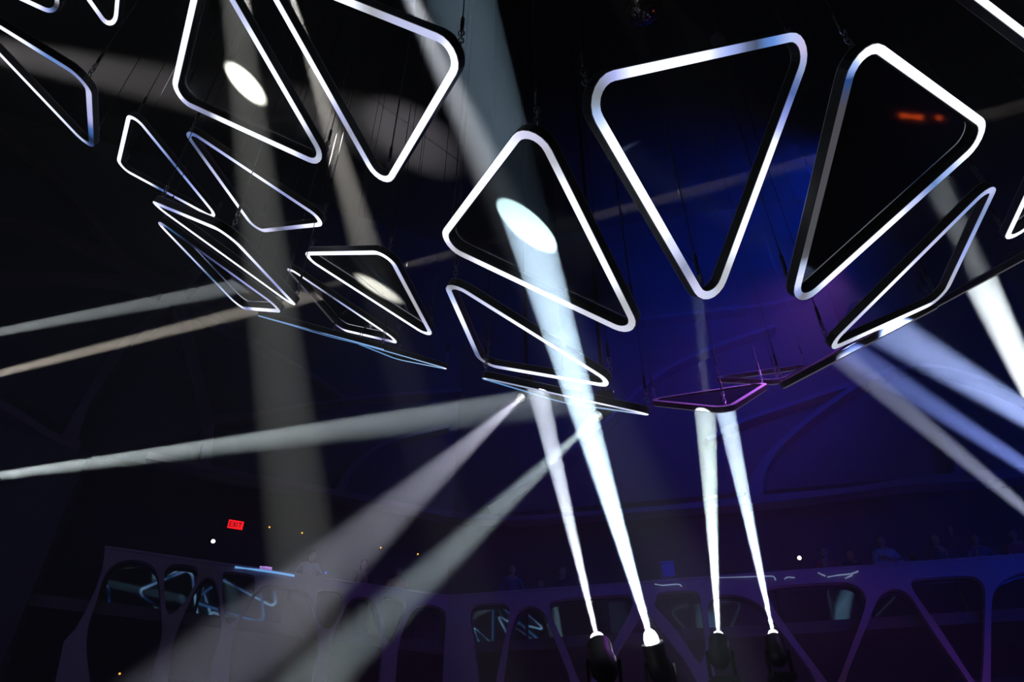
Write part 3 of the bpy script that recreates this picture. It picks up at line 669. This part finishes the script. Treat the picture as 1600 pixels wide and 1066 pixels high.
lamp(1249, 872, 'r', -1.2, .04, (1., .85, .7), 14, 'bright warm white lamp above the rail between the people')
lamp(509, 895, 'l', -.6, .02, (.05, .15, 1.), 1.5, 'tiny blue lamp on the rail')
# orange lamps on the side that show as reflections in the black pane
c8, n8, V8 = PL['T8']
for (px, py, ln, lab) in ((1424, 182, .35, 'tall orange lamp tube on the side wall'), (1467, 184, .06, 'short orange lamp on the side wall')):
    q = pane_hit('T8', px, py); dr = (q-EYE).normalized(); rf = dr - n8*2*dr.dot(n8); p = q + rf*9
    t = thing('orange_lamp', lab, 'lamp', p); bm = bmesh.new(); add_tube(bm, [p-Vector((0, .02, ln/2)), p+Vector((0, .02, ln/2))], .05, 8); bm_obj('tube', bm, emit('orange_glow', (1., .10, .01), 5.), t)
    bm = bmesh.new(); add_tube(bm, [Vector((p.x+.12, p.y, 0)), p+Vector((.12, 0, ln))], .03, 6); add_tube(bm, [p+Vector((.12, 0, 0)), p], .02, 6); bm_obj('stand', bm, M['black'], t)
# ------------------------------------------------------------------ light tubes lying on the rail
M['tube_b'] = emit('tube_blue', (.16, .42, .85), 1.0); M['tube_p'] = emit('tube_pale', (.35, .45, .75), .5); M['tube_v'] = emit('tube_violet', (.55, .30, .9), 1.)
def rail_tube(side, pts, r, m, lab, name='light_tube'):
    P = []
    for (u_, v_) in pts:
        D, N = SIDE[side]; q = on_plane(u_, v_, C0 + N*.125, N); P.append(q)
    bm = bmesh.new(); add_tube(bm, P, r, 8); o = bm_obj(name, bm, m, None, True); tag(o, lab, 'light tube')
rail_tube('l', [(367, 886.5), (400, 890.5), (435, 895.5), (460, 900)], .022, M['tube_b'], 'long blue light tube along the rail, below the exit sign')
rail_tube('l', [(406, 886), (415, 886.5), (425, 888)], .018, M['tube_v'], 'short violet light bar above the long blue tube')
rail_tube('l', [(406, 888.8), (415, 889.3), (425, 890.6)], .009, M['tube_v'], 'short violet light bar touching the long blue tube')
rail_tube('r', [(1023, 913), (1035, 915), (1058, 913), (1063, 914), (1065, 917)], .014, M['tube_p'], 'pale bent light tube on the rail beside the greenish beam')
rail_tube('r', [(1120, 903), (1160, 902), (1190, 901), (1206, 900.5), (1210, 902), (1212, 907)], .012, M['tube_p'], 'long pale light tube with hooked end at the last beam')
rail_tube('r', [(1226, 905), (1228, 903), (1232, 902), (1242, 903)], .012, M['tube_p'], 'short pale hooked light tube under the warm lamp')
rail_tube('r', [(1278, 895), (1284, 898), (1290, 900.5)], .014, M['tube_p'], 'short slanting light tube before the seated people')
rail_tube('r', [(1293, 902), (1310, 899), (1330, 897), (1341, 893)], .014, M['tube_p'], 'pale light tube rising to a bulb on the rail')
rail_tube('r', [(1321, 904), (1325, 902), (1332, 899)], .014, M['tube_p'], 'tiny light tube below the rising one')

# ------------------------------------------------------------------ people behind the rail
def skin_mesh(name, V, Ed, Rr, m, parent, sub=1, extra=None):
    me = bpy.data.meshes.new(name); me.from_pydata([tuple(v) for v in V], Ed, []); o = bpy.data.objects.new('tmp', me); COL.objects.link(o)
    md = o.modifiers.new('s', 'SKIN'); sm = o.modifiers.new('d', 'SUBSURF'); sm.levels = sub; sm.render_levels = sub
    for i, r in enumerate(Rr): me.skin_vertices[0].data[i].radius = (r[0], r[1]) if isinstance(r, tuple) else (r, r)
    me.skin_vertices[0].data[0].use_root = True
    ev = bpy.data.meshes.new_from_object(o.evaluated_get(bpy.context.evaluated_depsgraph_get())); bpy.data.objects.remove(o)
    bm = bmesh.new(); bm.from_mesh(ev)
    if extra: extra(bm)
    return bm
def person(side, u, out, turn, shirt, lab, arms='rail', h=1.74, hairlen=0.):
    D, N = SIDE[side]; base = W3(u, zs, side, out); t = thing('person', lab, 'person', base, 'people standing along the balcony rail')
    ca, sa = math.cos(turn), math.sin(turn); fw = (N*ca + D*sa); rt = Vector((-fw.y, fw.x, 0)); k = h/1.74
    P = lambda x, f, z: base + rt*(x*k) + fw*(f*k) + Vector((0, 0, z*k))
    V = [P(0, 0, .95), P(0, 0, 1.12), P(0, .01, 1.30), P(0, 0, 1.43), P(0, .01, 1.52)]; Rr = [(.15, .11), (.135, .10), (.165, .11), (.10, .08), (.055, .055)]; Ed = [(0,1),(1,2),(2,3),(3,4)]
    def chain(start, pts, rad):
        p = start
        for q, r in zip(pts, rad): V.append(q); Rr.append(r); Ed.append((p, len(V)-1)); p = len(V)-1
        return p
    sh = {}
    for s in (-1, 1):
        if arms == 'rail': el = (s*.27, .10, 1.14); wr = (s*.20, .34, 1.12); hd = (s*.17, .42, 1.12)
        elif arms == 'cross': el = (s*.27, .08, 1.13); wr = (-s*.02, .24, 1.17+.03*s); hd = (-s*.11, .23, 1.19+.03*s)
        elif arms == 'up' and s > 0: el = (.34, .06, 1.50); wr = (.36, .10, 1.76); hd = (.36, .12, 1.84)
        else: el = (s*.25, .02, 1.13); wr = (s*.27, .10, .90); hd = (s*.27, .13, .82)
        e = chain(3, [P(s*.17, 0, 1.40), P(s*.5*(el[0]*s+.19), el[1]*.5, (el[2]+1.40)/2), P(*el), P(*wr), P(*hd)], [.062, .052, .044, .028, (.036, .018)])
        hp = V[e]; dv = (V[e]-V[e-1]).normalized(); sx = dv.cross(Vector((0, 0, 1))); sx = sx.normalized() if sx.length > .1 else rt
        for j, (off, ln) in enumerate(((-.03, .055), (-.010, .075), (.010, .08), (.028, .07))):
            chain(e, [hp + sx*off*k + dv*.035*k, hp + sx*off*k + dv*(.035+ln*.5)*k - Vector((0, 0, .008)), hp + sx*off*k + dv*(.035+ln)*k - Vector((0, 0, .022))], [.010, .009, .007])
        chain(e, [hp - sx*s*.045*k - dv*.005, hp - sx*s*.06*k + dv*.03*k], [.011, .009])
        chain(0, [P(s*.10, 0, .86), P(s*.11, .02, .50), P(s*.11, -.01, .09), P(s*.12, .13, .04)], [.095, .062, .042, (.045, .03)])
    hc = P(0, .02, 1.63)
    def head(bm):
        r = bmesh.ops.create_icosphere(bm, subdivisions=3, radius=1.)
        for v in r['verts']:
            x, y, z = v.co; w_ = .077*(1-.18*max(0, -z)); f_ = .097; q = [x*w_, y*f_, z*.122]
            if y > .3:
                q[1] += .020*math.exp(-((x/.16)**2)-((z+.12)/.22)**2) - .010*math.exp(-(((abs(x)-.36)/.16)**2)-((z-.10)/.12)**2) + .006*math.exp(-((x/.3)**2)-((z+.48)/.07)**2)
            v.co = hc + rt*q[0]*k + fw*q[1]*k + Vector((0, 0, q[2]*k))
        for s in (-1, 1):
            r = bmesh.ops.create_icosphere(bm, subdivisions=1, radius=1.)
            for v in r['verts']: v.co = hc + rt*(s*.078+v.co.x*.010)*k + fw*(-.005+v.co.y*.018)*k + Vector((0, 0, (v.co.z*.032)*k))
    bm = skin_mesh('body', V, Ed, Rr, M['skin'], t, 1, head); bm_obj('body', bm, M['skin'], t, True)
    # hair
    bm = bmesh.new(); r = bmesh.ops.create_icosphere(bm, subdivisions=3, radius=1.)
    for v in r['verts']:
        x, y, z = v.co; fr = max(0, y)
        zz = z*.135 if z > 0 else z*(.06+hairlen); 
        if y > .25 and z < .35: v.co = hc + rt*x*.06 + Vector((0, 0, .04)); continue
        v.co = hc + rt*x*.088*k + fw*(y*.104-.012)*k + Vector((0, 0, zz*k+.006))
    bm_obj('hair', bm, M['hair'], t, True)
    # shirt: torso and sleeves, a little larger than the body
    V2 = [P(0, 0, .92)]; R2 = [(.165, .125)]; E2 = []
    for z, r in ((1.12, (.152, .116)), (1.30, (.18, .125)), (1.42, (.11, .09)), (1.475, (.07, .065))): V2.append(P(0, .005, z)); R2.append(r); E2.append((len(V2)-2, len(V2)-1))
    b0 = 5
    n0 = 5
    for s_i in (0, 1):
        st = n0 + s_i*(5+12+2+4); idx = [st, st+1, st+2, st+3]; p = 3
        for j, q in enumerate(idx):
            if j == 3:
                q_ = V[idx[2]].lerp(V[q], .8)
            else: q_ = V[q]
            V2.append(q_); R2.append((.076, .062, .054, .040)[j]); E2.append((p, len(V2)-1)); p = len(V2)-1
    bm = skin_mesh('shirt', V2, E2, R2, shirt, t, 1); bm_obj('shirt', bm, shirt, t, True)
    V3_ = [P(0, 0, .98)]; R3 = [(.16, .125)]; E3 = []
    for s in (-1, 1):
        p = 0
        for q, r in ((P(s*.10, 0, .84), .105), (P(s*.11, .02, .50), .074), (P(s*.11, -.01, .10), .058)): V3_.append(q); R3.append(r); E3.append((p, len(V3_)-1)); p = len(V3_)-1
    bm = skin_mesh('trousers', V3_, E3, R3, M['denim'], t, 1); bm_obj('trousers', bm, M['denim'], t, True)
    return t
cl = {n: mat(n, c, .85, noise=.25, scale=30) for n, c in (('grey_knit', (.30, .32, .38)), ('red_cotton', (.35, .03, .05)), ('black_cotton', (.03, .03, .035)), ('navy_cotton', (.04, .05, .12)), ('white_cotton', (.45, .45, .5)))}
PPL = [('l', 485, 885, -.55, .15, 'white_cotton', 'person in a pale top at the rail, next to the blue tube', 'rail', 1.74, .02),
 ('l', 567, 893, -.6, -.3, 'black_cotton', 'person in dark clothes at the rail, beyond the reflected beam', 'side', 1.72, .16),
 ('l', 622, 903, -.55, .2, 'red_cotton', 'person in a red top at the rail near the wall corner', 'rail', 1.66, .14),
 ('r', 800, 900, -.5, .3, 'navy_cotton', 'person in navy at the rail, just past the wall corner', 'side', 1.76, .02),
 ('r', 846, 900, -1.3, -.4, 'black_cotton', 'long haired person in black beside the navy one', 'rail', 1.68, .2),
 ('r', 880, 900, -.75, .1, 'black_cotton', 'person in black leaning on the rail by the first beam', 'rail', 1.72, .02),
 ('r', 1290, 870, -.7, -.2, 'red_cotton', 'person in a red top behind the warm lamp', 'side', 1.70, .14),
 ('r', 1329, 870, -1.15, .4, 'black_cotton', 'person in black next to the one with crossed arms', 'rail', 1.78, .02),
 ('r', 1383, 868, -.5, .1, 'grey_knit', 'person in a light grey sweater with crossed arms', 'cross', 1.76, .02),
 ('r', 1426, 868, -1.3, -.5, 'navy_cotton', 'person in navy right behind the crossed arms', 'side', 1.72, .15),
 ('r', 1468, 866, -.6, .3, 'black_cotton', 'person in black with one arm raised', 'up', 1.74, .02),
 ('r', 1530, 862, -.65, -.1, 'navy_cotton', 'person in navy leaning on the rail far along it', 'rail', 1.7, .02),
 ('r', 1592, 860, -.6, .2, 'red_cotton', 'person in a red top at the very end of the rail', 'side', 1.72, .14)]
for side, px, py, out, tn, c, lab, arms, h, hl_ in PPL:
    D, N = SIDE[side]; q = on_plane(px, py, C0 + N*out, N) - C0
    person(side, q.dot(D), out, tn, cl[c], lab, arms, h, hl_)
# blue drinks cooler on the balcony
D, N = SIDE['r']; q = on_plane(1044, 893, C0 - N*.9, N); bx = thing('drinks_cooler', 'blue drinks cooler standing high behind the rail by the greenish beam', 'cooler', q)
bl = mat('blue_plastic', (.01, .05, .5), .4, noise=.1)
bm = bmesh.new(); add_box(bm, q + Vector((0, 0, -.02)), D, N, Vector((0, 0, 1)), .28, .26, .32); bmesh.ops.bevel(bm, geom=bm.edges[:], offset=.02, segments=2, affect='EDGES'); bm_obj('body', bm, bl, bx)
bm = bmesh.new(); add_box(bm, q + Vector((0, 0, .16)), D, N, Vector((0, 0, 1)), .31, .29, .05); bmesh.ops.bevel(bm, geom=bm.edges[:], offset=.012, segments=2, affect='EDGES'); bm_obj('lid', bm, bl, bx)
bm = bmesh.new(); zq = q.z - .18; add_box(bm, Vector((q.x, q.y, (zq+zs)/2)), D, N, Vector((0, 0, 1)), .34, .32, zq-zs); bmesh.ops.bevel(bm, geom=bm.edges[:], offset=.01, segments=1, affect='EDGES'); st = bm_obj('plinth', bm, M['slab']); tag(st, 'dark plinth under the blue drinks cooler', 'plinth')

# spot added only to brighten the mirror ball
p = Vector((mb.location.x-2.0, mb.location.y-2.6, mb.location.z-.6)); t = thing('ball_fill_spot', 'small added spot brightening the mirror ball', 'stage light', p)
d = (mb.location-p).normalized(); bm = bmesh.new(); add_lathe(bm, p, -d, [(0, .035), (.12, .03), (.14, .01)], 10); bm_obj('head', bm, M['black'], t, True)
bm = bmesh.new(); add_tube(bm, [p-d*.1, Vector((p.x-d.x*.1, p.y-d.y*.1, H))], .01, 6); bm_obj('mounting_pipe', bm, M['black'], t)
spot('ball_fill_lamp', p + d*.03, mb.location, (1, .95, .9), 260, 14, .5, .02, t)
